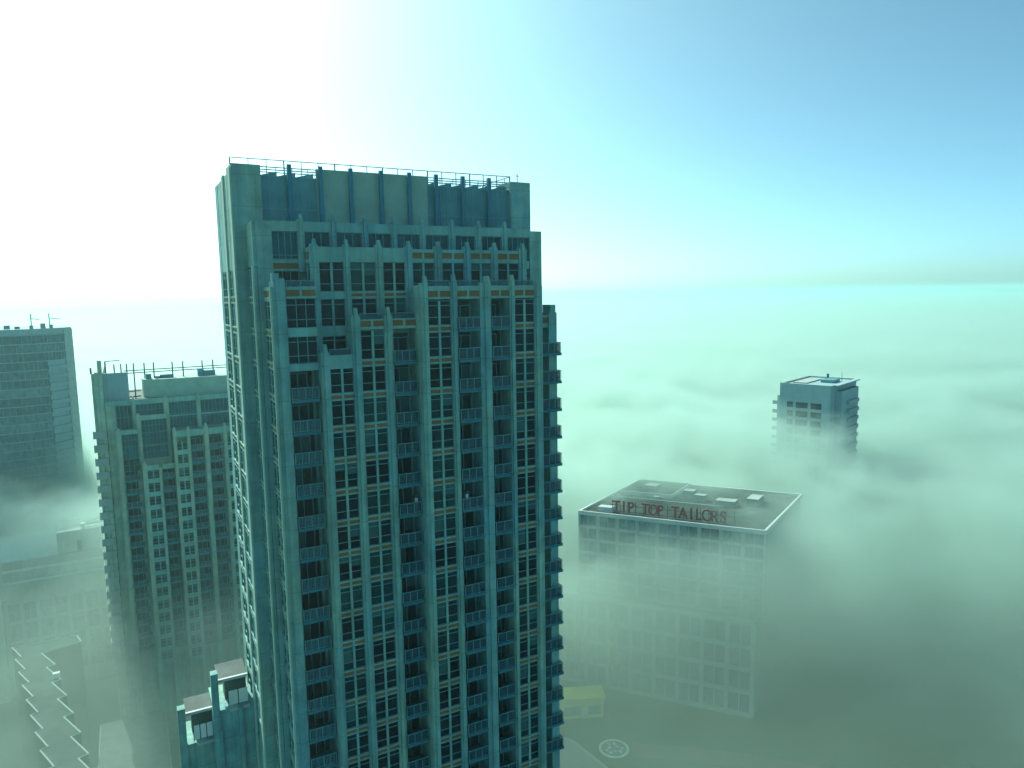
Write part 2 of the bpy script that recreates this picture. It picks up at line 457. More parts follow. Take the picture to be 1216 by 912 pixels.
# left return of the second tier
W('parapet', ['trim', 'panel'], (-10.85, -10.62, 4.26, 6.7, z(7.3), z(7.7)), (-10.85, -10.62, 4.26, 6.7, z(6.3), z(6.6)),
  (-10.79, -10.62, 4.26, 5.4, z(6.6), z(7.3), 1), (-10.79, -10.62, 5.55, 6.7, z(6.6), z(7.3), 1), (-10.85, -10.62, 5.4, 5.55, z(6.6), z(7.3)))
F.window(-10.82, 5.45, z(3.7), 2.3, 2.55, nx=2, thick=.1, side=True)
F.put('spandrel_panel', plain_spandrel_mesh(2.3, -.35, .35), -10.82, 5.45, z(3.3), -math.pi/2)

# ---- third tier (Y 6.2)
T3P = [(-11.36, -10.74), (-8.38, -7.74), (-5.29, -4.62), (-2.32, -1.71), (.68, 1.31), (3.8, 4.55), (6.84, 7.57), (9.91, 10.62)]
for a, b in T3P: pier(F, a, b, 6.2, z(5.5), z(10.15), z(10.9), deep=.6, fin=.28)
edges = [(-13.69, -11.36)] + [(T3P[i][1], T3P[i + 1][0]) for i in range(7)] + [(10.62, 13.4)]
for i, (a, b) in enumerate(edges):
    parapet(a, b, 6.2, 9.22, 10.06)
    F.window((a + b) / 2, 6.35, z(6.7), b - a, 2.5, nx=4 if i in (0, 8) else 3, bars=(.86,), thick=0, tinted=True)
F.window(-12.52, 6.35, z(3.2), 2.3, 2.4, nx=3, bars=(.5,), thick=0)
F.put('spandrel_panel', spandrel_mesh(2.3, -.5, .55, (-.3, .2), False), -12.52, 6.33, z(6.1))
F.window(12.5, 6.35, z(3.3), 1.7, 2.6, nx=2, bars=(.2, .4, .72), thick=0)
F.put('spandrel_panel', plain_spandrel_mesh(1.7, -.4, .4), 12.5, 6.33, z(6.3))

# ---- crown screens, posts and rail
W('crown_screen', ['screen'], (-8.45, 3.2, 10.15, 10.45, z(9.6), z(15.65)))
def louver(x0, x1):
    m = MB(); L = F._loc(0, 0, 0); A = lambda a, b, c, d, e, f, mi=0: m.box(a + L.x, b + L.x, c + L.y, d + L.y, e, f, mi)
    A(x0, x1, 10.25, 10.35, z(9.6), z(14.75))
    n = int((x1 - x0) / .75)
    for i in range(n + 1):
        x = x0 + (x1 - x0) * i / n; A(x - .03, x + .03, 10.19, 10.25, z(9.6), z(15.55 if i % 2 == 0 else 14.75), 1)
    for h in (11.6, 14.66): A(x0, x1, 10.185, 10.248, z(h), z(h + .09), 1)
    for h in (15.02, 15.26, 15.5): A(x0, x1, 10.20, 10.28, z(h), z(h + .10), 1)
    k = int((x1 - x0) / 1.5)
    for i in range(k):      # sloped housings behind the open top
        a = x0 + (x1 - x0) * i / k + L.x; b = x0 + (x1 - x0) * (i + 1) / k + L.x
        y0, y1 = 11.2 + L.y, 11.8 + L.y
        q = len(m.v); m.v += [(a, y0, z(13)), (b, y0, z(13)), (b, y0, z(15.35)), (a, y0, z(14.9)), (a, y1, z(13)), (b, y1, z(13)), (b, y1, z(15.35)), (a, y1, z(14.9))]
        m.f += [(q, q + 1, q + 2, q + 3), (q + 7, q + 6, q + 5, q + 4), (q + 3, q + 2, q + 6, q + 7), (q, q + 3, q + 7, q + 4), (q + 1, q + 5, q + 6, q + 2), (q, q + 4, q + 5, q + 1)]; m.m += [0] * 6
    m.build('louver_screen', ['louver', 'rail'], near)
louver(-13.76, -8.47); louver(3.22, 12.98)
for x in (-11.1, -8.1, -5.1, -1.95, 1.1, 4.1, 7.2, 10.35):
    W('crown_post', ['post'], (x - .19, x + .19, 9.65, 10.02, z(9.4), z(15.85)))
def crown_rail():
    m = MB(); L = F._loc(0, 0, 0); zt = z(16.95)
    x0, x1, y0, y1 = -15.9, 15.3, 14.0, 29.0
    y1 = 28
    m.box(x0 + L.x, x1 + L.x, y0 + L.y, y0 + .08 + L.y, zt - .08, zt)
    for i in range(19):
        x = x0 + (x1 - x0 - .1) * i / 18 + L.x; t = .06 if i % 3 == 0 else .035
        m.box(x - t, x + t, y0 + .01 + L.y, y0 + .09 + L.y, z(12.9), zt - .08)
    for x in (x1 - .08,):
        m.box(x + L.x, x + .08 + L.x, y0 + .09 + L.y, y1 + L.y, zt - .08, zt - .01)
        for j in range(7):
            y = y0 + 1.5 + j * 2 + L.y; m.box(x + L.x + .01, x + .07 + L.x, y - .03, y + .03, z(12.9), zt - .08)
    m.build('roof_rail', ['dark'], near)
crown_rail()
W('roof_parapet', ['concrete'], (-14.6, 14.6, 13.4, 13.8, z(12.95), z(13.7)))
W('antenna', ['dark'], (14.0, 14.06, 10, 10.06, z(15.4), z(16.6)), (13.8, 14.26, 10.01, 10.05, z(16.3), z(16.36)))

# ---- left flank, stepped fins
def flank(X, y0, y1, n0, pier_y, ztop):
    W('wall', ['concrete'], (X + .031, X + .30, pier_y[0] + .004, pier_y[1], 0, z(ztop - .05)))
    W('pier', ['lit_edge'], (X - .07, X + .03, pier_y[0], pier_y[1], 0, z(ztop)), (X - .11, X - .07, pier_y[0] + .1, pier_y[0] + .4, 0, z(ztop - .1)))
    w = y1 - y0
    window_col(F, X + .01, round(w, 2), (y0 + y1) / 2, n0, NB - 1, side=True, first_h=2.4)
window_first = F.n.get('window', 0)
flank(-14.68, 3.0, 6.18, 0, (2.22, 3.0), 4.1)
W('parapet', ['trim', 'panel'], (-14.68, -14.4, 3.0, 6.18, z(3.75), z(4.1)), (-14.68, -14.4, 3.0, 6.18, z(2.85), z(3.2)), (-14.62, -14.4, 3.0, 6.18, z(3.2), z(3.75), 1))
W('wall', ['concrete'], (-14.40, -14.36, 3.0, 6.18, 2, z(3.2)))
W('wall', ['concrete'], (-15.40, -15.12, 6.21, 9.68, z(6.0), z(10.05)))
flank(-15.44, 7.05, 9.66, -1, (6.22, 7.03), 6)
W('wall', ['concrete'], (-16.42, -16.21, 13.2, 22.6, z(5.9), z(15.1)))
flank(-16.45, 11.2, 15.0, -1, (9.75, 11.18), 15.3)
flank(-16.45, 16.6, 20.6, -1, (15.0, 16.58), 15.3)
# ---- low wing stepping down from the flank
W('wing', ['concrete'], (-20.6, -16.5, 16.3, 22, 0, z(-41)), (-23.9, -20.62, 17.2, 22, .3, z(-44.4)))
W('wing', ['concrete'], (-20.7, -20.0, 15.9, 16.9, .2, z(-36.6)), (-24.1, -23.35, 16.9, 17.9, .4, z(-40.1)), (-18.15, -17.7, 15.85, 16.28, .1, z(-41)), (-20.5, -19.9, 15.8, 16.25, .15, z(-43)))
W('sunroom', ['roof', 'white'], (-19.2, -16.95, 18.4, 20.4, z(-41), z(-38.0)), (-19.95, -16.95, 16.9, 20.6, z(-38.0), z(-37.75), 0), (-19.95, -16.95, 16.6, 16.89, z(-38.0), z(-37.7), 1))
W('sunroom', ['roof', 'white'], (-22.7, -20.62, 19.4, 20.9, z(-44.4), z(-41.3)), (-23.3, -20.65, 17.8, 21, z(-41.3), z(-41.05), 0), (-23.3, -20.65, 17.5, 17.79, z(-41.3), z(-41.0), 1))
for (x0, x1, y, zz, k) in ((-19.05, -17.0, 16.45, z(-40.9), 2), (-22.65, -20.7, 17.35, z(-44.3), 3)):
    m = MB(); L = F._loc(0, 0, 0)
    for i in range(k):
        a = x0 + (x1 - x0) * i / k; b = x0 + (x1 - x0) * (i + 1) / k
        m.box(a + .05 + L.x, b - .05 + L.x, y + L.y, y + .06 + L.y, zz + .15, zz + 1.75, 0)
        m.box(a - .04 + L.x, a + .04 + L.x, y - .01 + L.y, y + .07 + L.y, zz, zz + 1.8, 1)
    m.build('terrace_screen', ['lit_pane_pale', 'dark'], near)
W('ledge', ['white'], (-19.0, -16.95, 16.1, 16.29, z(-41.3), z(-41.05)), (-22.4, -20.65, 17.0, 17.19, z(-44.7), z(-44.45)))
F.flush()

# a few things standing on balconies of the near tower
def planter(x, y, zz, lab):
    t = thing('potted_plant', lab, 'planter', (x, y, zz))
    MB().taper(-.22, .22, -.22, .22, 0, .4, 1.15).build('pot', ['clay'], t)
    m = MB()
    for i in range(26):
        a = rnd.uniform(0, 6.28); r = rnd.uniform(0, .22); h = rnd.uniform(.42, .95)
        m.bar((r * .4 * math.cos(a), r * .4 * math.sin(a), .38), (r * 1.4 * math.cos(a), r * 1.4 * math.sin(a), h), .025)
    m.build('foliage', ['leaf'], t)
planter(2.9, .0, z(-.05), 'potted plant on the topmost front balcony right of the first window column')
planter(13.6, 1.5, z(-2 * FH - .05), 'potted plant on a corner balcony at the right edge of the tower')

def heater(x, y, zz, lab):
    t = thing('patio_heater', lab, 'patio heater', (x, y, zz))
    m = MB(); m.taper(-.17, .17, -.17, .17, 0, .55, .8); m.box(-.13, .13, -.13, .13, .55, 1.45); m.build('column', ['lit_pane_pale'], t)
    MB().taper(-.30, .30, -.30, .30, 1.46, 1.78, .35).build('hood', ['dark'], t)
heater(-2.3, 1.5, z(-6 * FH - .05), 'pale patio heater with dark hood on a balcony left of the widest front pier column')
heater(2.5, .2, z(-6 * FH - .05), 'pale patio heater with dark hood on a balcony right of the first front window column')

# ================================================================== SECOND TOWER (same family, lower, further back)
base2 = (-18, 122, 0)
second = thing('apartment_tower', 'shorter stepped apartment tower with open rooftop posts, partly hidden behind the tallest tower', 'tower', base2)
G = Facade(second, base2); G.tone = 'hazed'
W = lambda name, mats, *b: G.boxes(name, mats, *b)
Fsave, F = F, G
near_save, near = near, second
W('wall', ['hazed'], (-18.5, 4, 108.6, 124, 0, z(-25.6)))
W('wall', ['hazed'], (-24.85, -18.55, 110.2, 124, 0, z(-32.8)))
W('wall', ['hazed'], (-29.3, -24.9, 111.4, 124, 0, z(-25)))
W('wall', ['hazed'], (-25.3, -18.9, 111.3, 124.2, 1, z(-22.2)))
W('wall', ['hazed'], (-31, 4.2, 112.7, 130, .5, z(-18.6)))
W('wall', ['hazed'], (-33.2, -31.05, 113.5, 135, 1.5, z(-12.3)))
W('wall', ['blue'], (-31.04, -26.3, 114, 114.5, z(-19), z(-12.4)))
W('wall', ['hazed'], (-31.9, -31.1, 112.6, 113.4, 1.2, z(-9.5)), (-32.6, -31.95, 113.0, 113.45, 1.25, z(-12)))
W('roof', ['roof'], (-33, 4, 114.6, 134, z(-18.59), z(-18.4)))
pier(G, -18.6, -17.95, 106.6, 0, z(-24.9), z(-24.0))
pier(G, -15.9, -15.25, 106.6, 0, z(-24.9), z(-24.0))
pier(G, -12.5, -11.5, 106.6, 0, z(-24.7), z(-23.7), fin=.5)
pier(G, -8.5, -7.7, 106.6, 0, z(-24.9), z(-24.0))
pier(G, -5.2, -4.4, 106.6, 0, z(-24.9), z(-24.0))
for a, b in ((-17.95, -15.9), (-15.25, -12.5), (-11.5, -8.5), (-7.7, -5.2)): parapet(a, b, 106.6, -26.35, -25.1)
N2 = [k for k in range(10, 28)]
def wcol2(xc, w, Y, n0, n1):
    for n in range(n0, n1):
        zz = z(-n * FH + .2)
        G.window(xc, Y, zz, w, 1.95, bars=(.22, .72)); G.put('spandrel_panel', plain_spandrel_mesh(w, -.5, .48), xc, Y, zz - .49)
wcol2(-16.92, 2.05, 106.6, 10, 27); wcol2(-6.45, 2.5, 106.6, 10, 27)
for n in range(10, 26):
    G.balcony(-13.87, 106.6, z(-n * FH + .1), 2.75, posts=3); G.balcony(-10.0, 106.6, z(-n * FH + .1), 3.0, posts=3)
pier(G, -24.9, -24.0, 108.2, 0, z(-31.9), z(-31))
pier(G, -21.75, -21.2, 108.2, 0, z(-33), z(-32.5), cap=False)
for a, b in ((-24.0, -21.75), (-21.2, -18.6)): parapet(a, b, 108.2, -33.4, -32.3)
wcol2(-22.87, 2.25, 108.2, 12, 27)
for n in range(12, 26): G.balcony(-19.9, 108.2, z(-n * FH + .1), 2.6, posts=3)
pier(G, -29.4, -28.4, 109.5, 0, z(-24.3), z(-23.6), deep=2.2)
parapet(-28.4, -25.3, 109.5, -25.3, -24.4)
for zz in (-27.9, -30.6): G.window(-26.85, 109.7, z(zz), 3.05, 2.55, nx=5, bars=(.5,), thick=0, tinted=True)
G.window(-26.85, 109.7, z(-33.4), 3.05, 2.6, nx=3, bars=(.5,), thick=0)
for n in range(12, 26): G.balcony(-26.85, 109.5, z(-n * FH + .1), 3.1, posts=4)
pier(G, -25.4, -24.5, 110.5, z(-33), z(-21.5), z(-20.9), deep=.7)
parapet(-24.5, -19.5, 110.5, -22.6, -21.7)
for zz in (-25.4, -28.2, -31.2): G.window(-22.0, 110.65, z(zz), 5.0, 2.7, nx=7, bars=(.45,), thick=0, tinted=True)
for a, b in ((-19.8, -18.8), (-13.2, -12.3), (-26, -25.3)): pier(G, a, b, 112.0, z(-26), z(-18.3), z(-17.4), deep=.6)
for a, b in ((-31, -26), (-25.3, -19.8), (-18.8, -13.2), (-12.3, -5)):
    parapet(a, b, 112.0, -19.3, -18.3)
G.window(-27.6, 112.2, z(-24.6), 3.0, 5.2, nx=4, bars=(.5,), thick=0, tinted=True)
G.window(-22.55, 112.2, z(-21.9), 5.5, 2.5, nx=7, bars=(.5,), thick=0, tinted=True)
for a, b in ((-18.8, -13.2), (-12.3, -5)):
    G.window((a + b) / 2, 112.2, z(-22.3), b - a, 2.9, nx=9, bars=(.9,), thick=0, tinted=True)
    G.window((a + b) / 2, 112.2, z(-25.2), b - a, 2.6, nx=8, bars=(.15,), thick=0, tinted=True)
    G.put('spandrel_panel', plain_spandrel_mesh(b - a, -.16, .14), (a + b) / 2, 112.15, z(-22.45))
# left flank windows and pale balconies
for n in range(9, 26):
    G.window(-29.35, 110.5, z(-n * FH), 1.6, 2.0, nx=2, thick=.1, side=True)
    zz = z(-n * FH + .7)
    m = MB().box(0, 2.6, -1.2, 1.2, -.2, 0).mesh('balcony', ['slab']) if n == 9 else m
    if n == 9:
        r = MB().box(-.1, -.01, -1.3, 1.2, -.25, 1.35).box(0, 2.5, -1.3, -1.21, -.25, 1.35).mesh('railing', ['pale'])
    G.put('balcony', m, -33.6, 113.2, zz, 0, [('railing', r)])
# rooftop drum, posts and rails
def drum():
    P = [(-23.6, 121), (-23.4, 116.2), (-20.5, 114.9), (-17, 114.4), (-12, 114.3), (-6, 114.3), (0, 115), (0, 122)]
    L = G._loc(0, 0, 0)
    MB().prism([(x + L.x, y + L.y) for x, y in P], z(-18.4), z(-14.4)).build('penthouse', ['screen'], second)
    m = MB()
    for x, w, d, h in ((-22.2, 1.1, 1.2, 1.1), (-18.6, 2.6, 1.6, .8), (-11.4, 1.3, 1.2, 1.7), (-9.6, 2.6, 1.4, 1.2), (-20.2, 1.4, 1, .5)):
        m.box(x - w/2 + L.x, x + w/2 + L.x, 117 + L.y, 117 + d + L.y, z(-14.4), z(-14.4 + h))
    m.build('roof_unit', ['louver'], second)
    for x, y in ((-28.8, 115), (-27.5, 115), (-26.4, 115), (-25.05, 115.4), (-22.9, 119), (-21.0, 119), (-17.2, 118), (-15.0, 118), (-10.9, 118), (-8.6, 118), (-5, 118)):
        MB().box(x - .13 + L.x, x + .13 + L.x, y + L.y, y + .2 + L.y, z(-18.4), z(-10.6 if y < 116 else -10.9)).build('roof_post', ['dark'], second)
    m = MB(); H = z(-12.25)
    for h in (0, -.55): m.bar((-27 + L.x, 116 + L.y, H + h + (.0)), (2 + L.x, 118.3 + L.y, H + h), .07)
    m.bar((-26.3 + L.x, 115.5 + L.y, z(-16.8)), (-24 + L.x, 116.1 + L.y, z(-16.8)), .08); m.bar((-26.3 + L.x, 115.5 + L.y, z(-18.0)), (-24 + L.x, 116.1 + L.y, z(-18.0)), .1)
    m.build('roof_rail', ['dark'], second)
    MB().box(-30.6 + L.x, -30.3 + L.x, 114.6 + L.y, 114.9 + L.y, z(-12.4), z(-9.9)).bar((-30.5 + L.x, 114.75 + L.y, z(-9.9)), (-27.6 + L.x, 114.75 + L.y, z(-9.75)), .06).build('davit', ['dark'], second)
drum()
W('roof_post', ['dark'], (-33.35, -33.0, 113.6, 113.9, z(-12.3), z(-11)))
G.flush()
F, near = Fsave, near_save

# ================================================================== FAR ROUNDED GLASS TOWER
def rounded_tower():
    ox, oy = -68, 232
    t = thing('apartment_tower', 'rounded grey-blue glass tower with pale slab lines and roof davits, sunk in fog', 'tower', (ox, oy, 0))
    front = [(-104, 232), (-92, 227), (-78, 224.3), (-66, 223.4), (-57.2, 223.8), (-53.2, 225.2), (-50, 226.6), (-47.2, 228.6), (-44.9, 231)]
    front = [(x - ox, y - oy) for x, y in front]
    back = [(-42.9 - ox, 236.5 - oy), (-46 - ox, 256 - oy), (-100 - ox, 256 - oy)]
    H = 91.0
    def off(d):
        P = []
        for i, p in enumerate(front):
            a = Vector(front[max(i - 1, 0)]); b = Vector(front[min(i + 1, len(front) - 1)])
            n = (b - a).normalized(); P.append((p[0] + n.y * d, p[1] - n.x * d))
        return P
    MB().prism(off(-.3) + back, 0, H - .4).build('wall', ['blue'], t)
    MB().prism(off(-.1) + back, H - .39, H).build('roof', ['band'], t)
    m0 = MB(); a, b = front[-1], back[0]
    for k in range(26):     # pale end wall with joints
        zz = H - .5 - k * FH
        m0.prism([(a[0] - .2, a[1] + .2), (a[0] + .15, a[1] - .1), (b[0] + .25, b[1] - .1), (b[0] - .2, b[1] + .1)], zz - FH + .06, zz)
    m0.build('end_wall', ['pale'], t)
    for k in range(26):
        zz = H - 2.2 - k * FH
        m = MB(); P, Q = off(.14), off(-.2)
        for i in range(len(P) - 1):
            m.prism([Q[i], P[i], P[i + 1], Q[i + 1]][::1], zz, zz + .34)
        m.build('slab_band', ['band'], t)
        m = MB(); P, Q = off(.0), off(-.25)
        last = len(P) - 1 if k in (0, 1, 2) else len(P) - 3
        for i in range(last): m.prism([Q[i], P[i], P[i + 1], Q[i + 1]], zz - FH + .35, zz - .01)
        P2 = off(.06)
        for i in range(last):
            c = 5 if i in (0, 1, 2, 3) else 3
            for j in range(c):
                f = (j + .5) / c; x = P2[i][0] + (P2[i + 1][0] - P2[i][0]) * f; y = P2[i][1] + (P2[i + 1][1] - P2[i][1]) * f
                if rnd.random() < .8: m.box(x - .07, x + .07, y - .04, y + .08, zz - FH + .36, zz - .02, 1)
        if k % 3 == 1: m.box(P[2][0], P[3][0], min(P[2][1], P[3][1]) - .12, min(P[2][1], P[3][1]) + .4, zz - 1.9, zz - .3, 1)
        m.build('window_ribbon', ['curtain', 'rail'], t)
        if k > 2:
            m = MB(); A, B = P[-3], P[-1]
            m.prism([(A[0], A[1] + .6), (A[0] + .3, A[1] - .9), (B[0] + .6, B[1] - .8), (B[0] - .1, B[1] + .5)], zz - FH + .1, zz - FH + 1.35)
            m.build('balcony', ['band'], t)
    for x, y, w, h in ((-61, 230, 1.6, 1.3), (-58, 229, 1.4, .9), (-53.9, 228, 1.0, 1.1), (-50.7, 229.4, 1.4, 1.7), (-48.4, 230.6, 1.0, 1.2), (-65, 228, 2.2, .6)):
        MB().box(x - ox - w/2, x - ox + w/2, y - oy, y - oy + w, H, H + h).build('roof_unit', ['louver'], t)
    for x, y, l in ((-53.8, 228.4, 2.4), (-48.8, 231, 3.4)):
        MB().box(x - ox - .16, x - ox + .16, y - oy - .12, y - oy + .12, H, H + 5.0).bar((x - ox, y - oy, H + 3.4), (x - ox + l, y - oy, H + 3.0), .09).build('davit', ['louver'], t)
rounded_tower()

def distant_tower():
    t = thing('distant_tower', 'pale far tower top with a sloped cap peeking above the rounded glass tower', 'tower', (-106, 480, 0))
    MB().box(-12, 12, 0, 22, 0, 78).build('wall', ['pale'], t)
    MB().taper(-10, 10.5, 1, 21, 78, 84, .6).build('roof', ['pale'], t)
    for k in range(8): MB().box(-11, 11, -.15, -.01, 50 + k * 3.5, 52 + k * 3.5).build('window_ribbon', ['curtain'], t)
distant_tower()

# ================================================================== RIGHT TOWER IN THE FOG
def right_tower():
    rot = -R(70)      # local +x runs along the front, +y away from the camera
    t = thing('apartment_block', 'lone grey-blue block with five ribbon windows rising out of the fog', 'tower', (165.3, 106.0, 0), rot)
    H = 69.5
    # local frame helper
    MB().box(0, 16.2, .5, 26, 0, H - .5).build('wall', ['blue'], t)
    fr = MB(); zs = [63.55 - 2.95 * k for k in range(9)]
    fr.box(0, 2.4, -.02, .5, 0, H); fr.box(13.6, 16.2, -.02, .5, 0, H)
    fr.box(2.4, 13.6, -.02, .5, zs[0], H)
    for k in range(9):
        lo = zs[k] - 1.95; nxt = zs[k + 1] if k < 8 else 0
        fr.box(2.4, 13.6, -.02, .5, nxt, lo)
    fr.build('front_wall', ['blue'], t)
    for k in range(9):
        lo = zs[k] - 1.95
        m = MB().box(2.4, 13.6, .25, .45, lo, zs[k], 0)
        for x in (4.4, 9.2): m.box(x, x + .9, .18, .25, lo, zs[k], 1)
        for x in (3.4, 6.3, 7.8, 11, 12.3): m.box(x - .04, x + .04, .2, .25, lo, zs[k], 2)
        m.build('window', ['strip', 'blue', 'dark'], t)
    MB().box(0, .4, .5, 26, H - .5, H).box(15.8, 16.2, .5, 26, H - .5, H).box(.4, 15.8, 25.6, 26, H - .5, H).box(0, 16.2, -.05, .52, H, H + .12).build('parapet', ['pale'], t)
    MB().box(.42, 15.78, .54, 25.58, H - .5, H - .45).build('roof_deck', ['blue'], t)
    MB().box(16.2, 17.6, 3, 25.5, H - .35, H + .02).build('canopy', ['blue'], t)
    MB().box(2, 6.5, 6, 20, H - .45, H - .1).build('roof_unit', ['pale'], t)
    MB().box(9, 13, 12, 19, H - .45, H + .5).build('roof_unit', ['louver'], t)
    MB().box(7.6, 8.2, 22, 22.6, H - .45, H + 1.5).build('vent', ['dark'], t)
    MB().box(13.2, 13.3, 20, 20.1, H - .45, H + 2.6).build('antenna', ['dark'], t)
    MB().box(-2.0, -.02, 3, 24, 0, 64.9).build('side_wing', ['blue'], t)
    MB().box(16.22, 18.2, 5, 22, 0, 67.4).build('side_wing', ['blue'], t)
    MB().box(16.4, 18.0, 5.3, 21.7, 67.41, 67.5).build('roof_deck', ['roof'], t)
    for k in range(8):
        zz = 61.6 - 2.95 * k
        MB().box(-4.0, -2.01, 4, 9, zz, zz + 1.25).build('balcony', ['pale'], t)
        MB().box(18.21, 19.2, 10, 20, zz + 1, zz + 2.2).build('balcony', ['pale'], t)
right_tower()

# ================================================================== FACTORY LOFT BUILDING WITH ROOFTOP SIGN
def loft():
    ox, oy = 73.0, 87.5
    a2 = R(62.2); ey = Vector((math.sin(a2), math.cos(a2))); fx = Vector((28.4, -35.4)).normalized()
    def xf(x, y, zz):
        p = fx * x + ey * y; return (p.x, p.y, zz)
    t = thing('loft_building', 'pale gridded factory loft building with a white-edged roof, half lost in fog', 'building', (ox, oy, 0))
    M_ = lambda: MB(xf)
    L, D, H, B = 45.3, 36.0, 45.0, 23.5
    M_().box(.3, L - .3, .3, D, B, H - .6).build('wall', ['pale'], t)
    M_().box(.35, L - .35, .35, D - .05, H - .59, H - .5).build('roof_deck', ['felt'], t)
    for b in ((-.1, L + .1, -.12, .3, H - 1.0, H), (-.1, .45, .3, D + .2, H - 1.0, H + .02), (L - .45, L + .1, .3, D + .2, H - 1.0, H + .02), (.45, L - .45, D - .3, D + .2, H - 1.0, H - .02)):
        M_().box(*b).build('parapet', ['white'], t)
    # stepped penthouse roof at the back left
    M_().box(1.2, 15.5, 21, 35.4, H - .5, H + .35).build('penthouse', ['felt'], t)
    for b in ((1.0, 15.7, 20.8, 21.05, H - .5, H + .5), (15.45, 15.7, 21.05, 35.5, H - .5, H + .5)): M_().box(*b).build('parapet', ['white'], t)
    M_().box(1.2, 30, 15.5, 15.8, H - .5, H + .25).build('roof_kerb', ['pale'], t)
    for b in ((6, 9.5, 26, 29, H + .36, H + 1.2), (18, 21, 22.5, 25, H - .5, H + 1.6), (21.5, 24.5, 21, 23, H - .5, H + 1.1), (28, 33, 18, 21, H - .5, H + 1.0), (35, 38, 21, 26, H - .5, H + 1.4), (12, 13.5, 17.5, 19, H - .5, H + .5)):
        M_().box(*b).build('roof_unit', ['pale'], t)
    M_().box(4, 7.5, 2.2, 4.2, H - .5, H + .9).build('roof_unit', ['white'], t)
    # upper storeys: nine bays, six floors
    n, fl = 9, 6; bw = L / n; fh = (H - 1 - B) / fl
    g = M_()
    for i in range(n + 1): g.box(i * bw - (.45 if i else .1), i * bw + (.45 if i < n else .1), -.06 - .004 * (i % 2), .298, B, H - 1.0)
    g.build('pier_grid', ['pale'], t)
    for i in range(n):
        for k in range(fl):
            z0 = B + k * fh; m = M_().box(i * bw + .46, (i + 1) * bw - .46, .06, .29, z0 + .75, z0 + fh, 0)
            m.box(i * bw + .46, (i + 1) * bw - .46, -.02, .29, z0, z0 + .74, 1)
            m.box(i * bw + bw/2 - .05, i * bw + bw/2 + .05, .0, .058, z0 + .75, z0 + fh, 1)
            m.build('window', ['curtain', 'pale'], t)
    # left flank bays
    for i in range(6):
        M_().box(-.02, .29, 1.2 + i * 5.8, 5.6 + i * 5.8, B + 1, H - 2).build('side_glazing', ['curtain'], t)
    # broader base: ten bays, four floors
    BL, b0 = 58.0, -6.0
    M_().box(b0 - 8 + .3, b0 + BL - 8, -3, D + 2, 0, B - .4).build('base_wall', ['pale'], t)
    M_().box(b0 - 8, b0 + BL - 7.8, -3.5, -2.6, B - .39, B + .5).build('cornice', ['white'], t)
    n2, fl2 = 10, 4; bw = BL / n2; fh = (B - 1) / fl2
    for i in range(n2 + 1): M_().box(b0 - 8 + i * bw - .5, b0 - 8 + i * bw + .5, -3.4 - .004 * (i % 2), -3.001, 0, B - .4).build('pilaster', ['white'], t)
    for i in range(n2):
        for k in range(fl2):
            x0 = b0 - 8 + i * bw + .5; z0 = k * fh
            M_().box(x0, x0 + bw - 1, -3.2, -3.002, z0 + 1.2, z0 + fh, 0).box(x0, x0 + bw - 1, -3.3, -3.002, z0, z0 + 1.19, 1).box(x0 + (bw - 1)/2 - .1, x0 + (bw - 1)/2 + .1, -3.26, -3.202, z0 + 1.2, z0 + fh, 1).build('window', ['curtain', 'white'], t)
    # made-up orange arch on the base, standing for a window reflection
    m = M_(); x0, x1, zt = 1.0, 12.0, 20.0
    m.box(x0, x0 + 1, -4.0, -3.45, 6, zt); m.box(x1 - 1, x1, -4.0, -3.45, 6, zt)
    cx, r1, r0 = (x0 + x1) / 2, (x1 - x0) / 2, (x1 - x0) / 2 - 1
    for k in range(12):
        a, b = math.pi * k / 12, math.pi * (k + 1) / 12; q = len(m.v)
        for y in (-4.0, -3.45):
            m.v += [(cx + r1 * math.cos(a), y, zt + .6 * r1 * math.sin(a)), (cx + r1 * math.cos(b), y, zt + .6 * r1 * math.sin(b)), (cx + r0 * math.cos(b), y, zt + .6 * r0 * math.sin(b)), (cx + r0 * math.cos(a), y, zt + .6 * r0 * math.sin(a))]
        m.f += [(q, q + 1, q + 2, q + 3), (q + 7, q + 6, q + 5, q + 4), (q, q + 4, q + 5, q + 1), (q + 2, q + 6, q + 7, q + 3)]; m.m += [0] * 4
    m.build('reflected_arch', ['orange'], t)
    # ---- the sign
    s = thing('rooftop_sign', 'red open-frame letters of the rooftop sign along the front roof edge of the loft building', 'sign', (ox, oy, 0))
    text = 'TIP TOP TAILORS'; x = 7.6; pitch = 1.9; y = 2.6
    m = M_()
    m.box(7.2, 37.5, y + .5, y + .62, H - .1, H + .02); m.box(7.2, 37.5, y + .5, y + .62, H + 1.5, H + 1.6)
    for i in range(16): m.box(7.3 + i * 2, 7.4 + i * 2, y + .52, y + .6, H - .5, H + 2.8)
    m.build('sign_frame', ['dark'], s)
    for ch in text:
        if ch != ' ':
            cu = bpy.data.curves.new('letter', 'FONT'); cu.body = ch; cu.size = 4.1; cu.extrude = .12; cu.offset = .05
            o = bpy.data.objects.new('tmp', cu); COL.objects.link(o); bpy.context.view_layer.update()
            me = bpy.data.meshes.new_from_object(o.evaluated_get(bpy.context.evaluated_depsgraph_get()))
            bpy.data.objects.remove(o); bpy.data.curves.remove(cu)
            cxm = (min(v.co.x for v in me.vertices) + max(v.co.x for v in me.vertices)) / 2
            for v in me.vertices:
                v.co = Vector(xf(x + pitch/2 + (v.co.x - cxm) * .78, y + .3 - v.co.z, H - .1 + v.co.y))
            me.materials.clear(); me.materials.append(MC['red']); link('letter', me, s)
            x += pitch
        else: x += pitch * .9
loft()

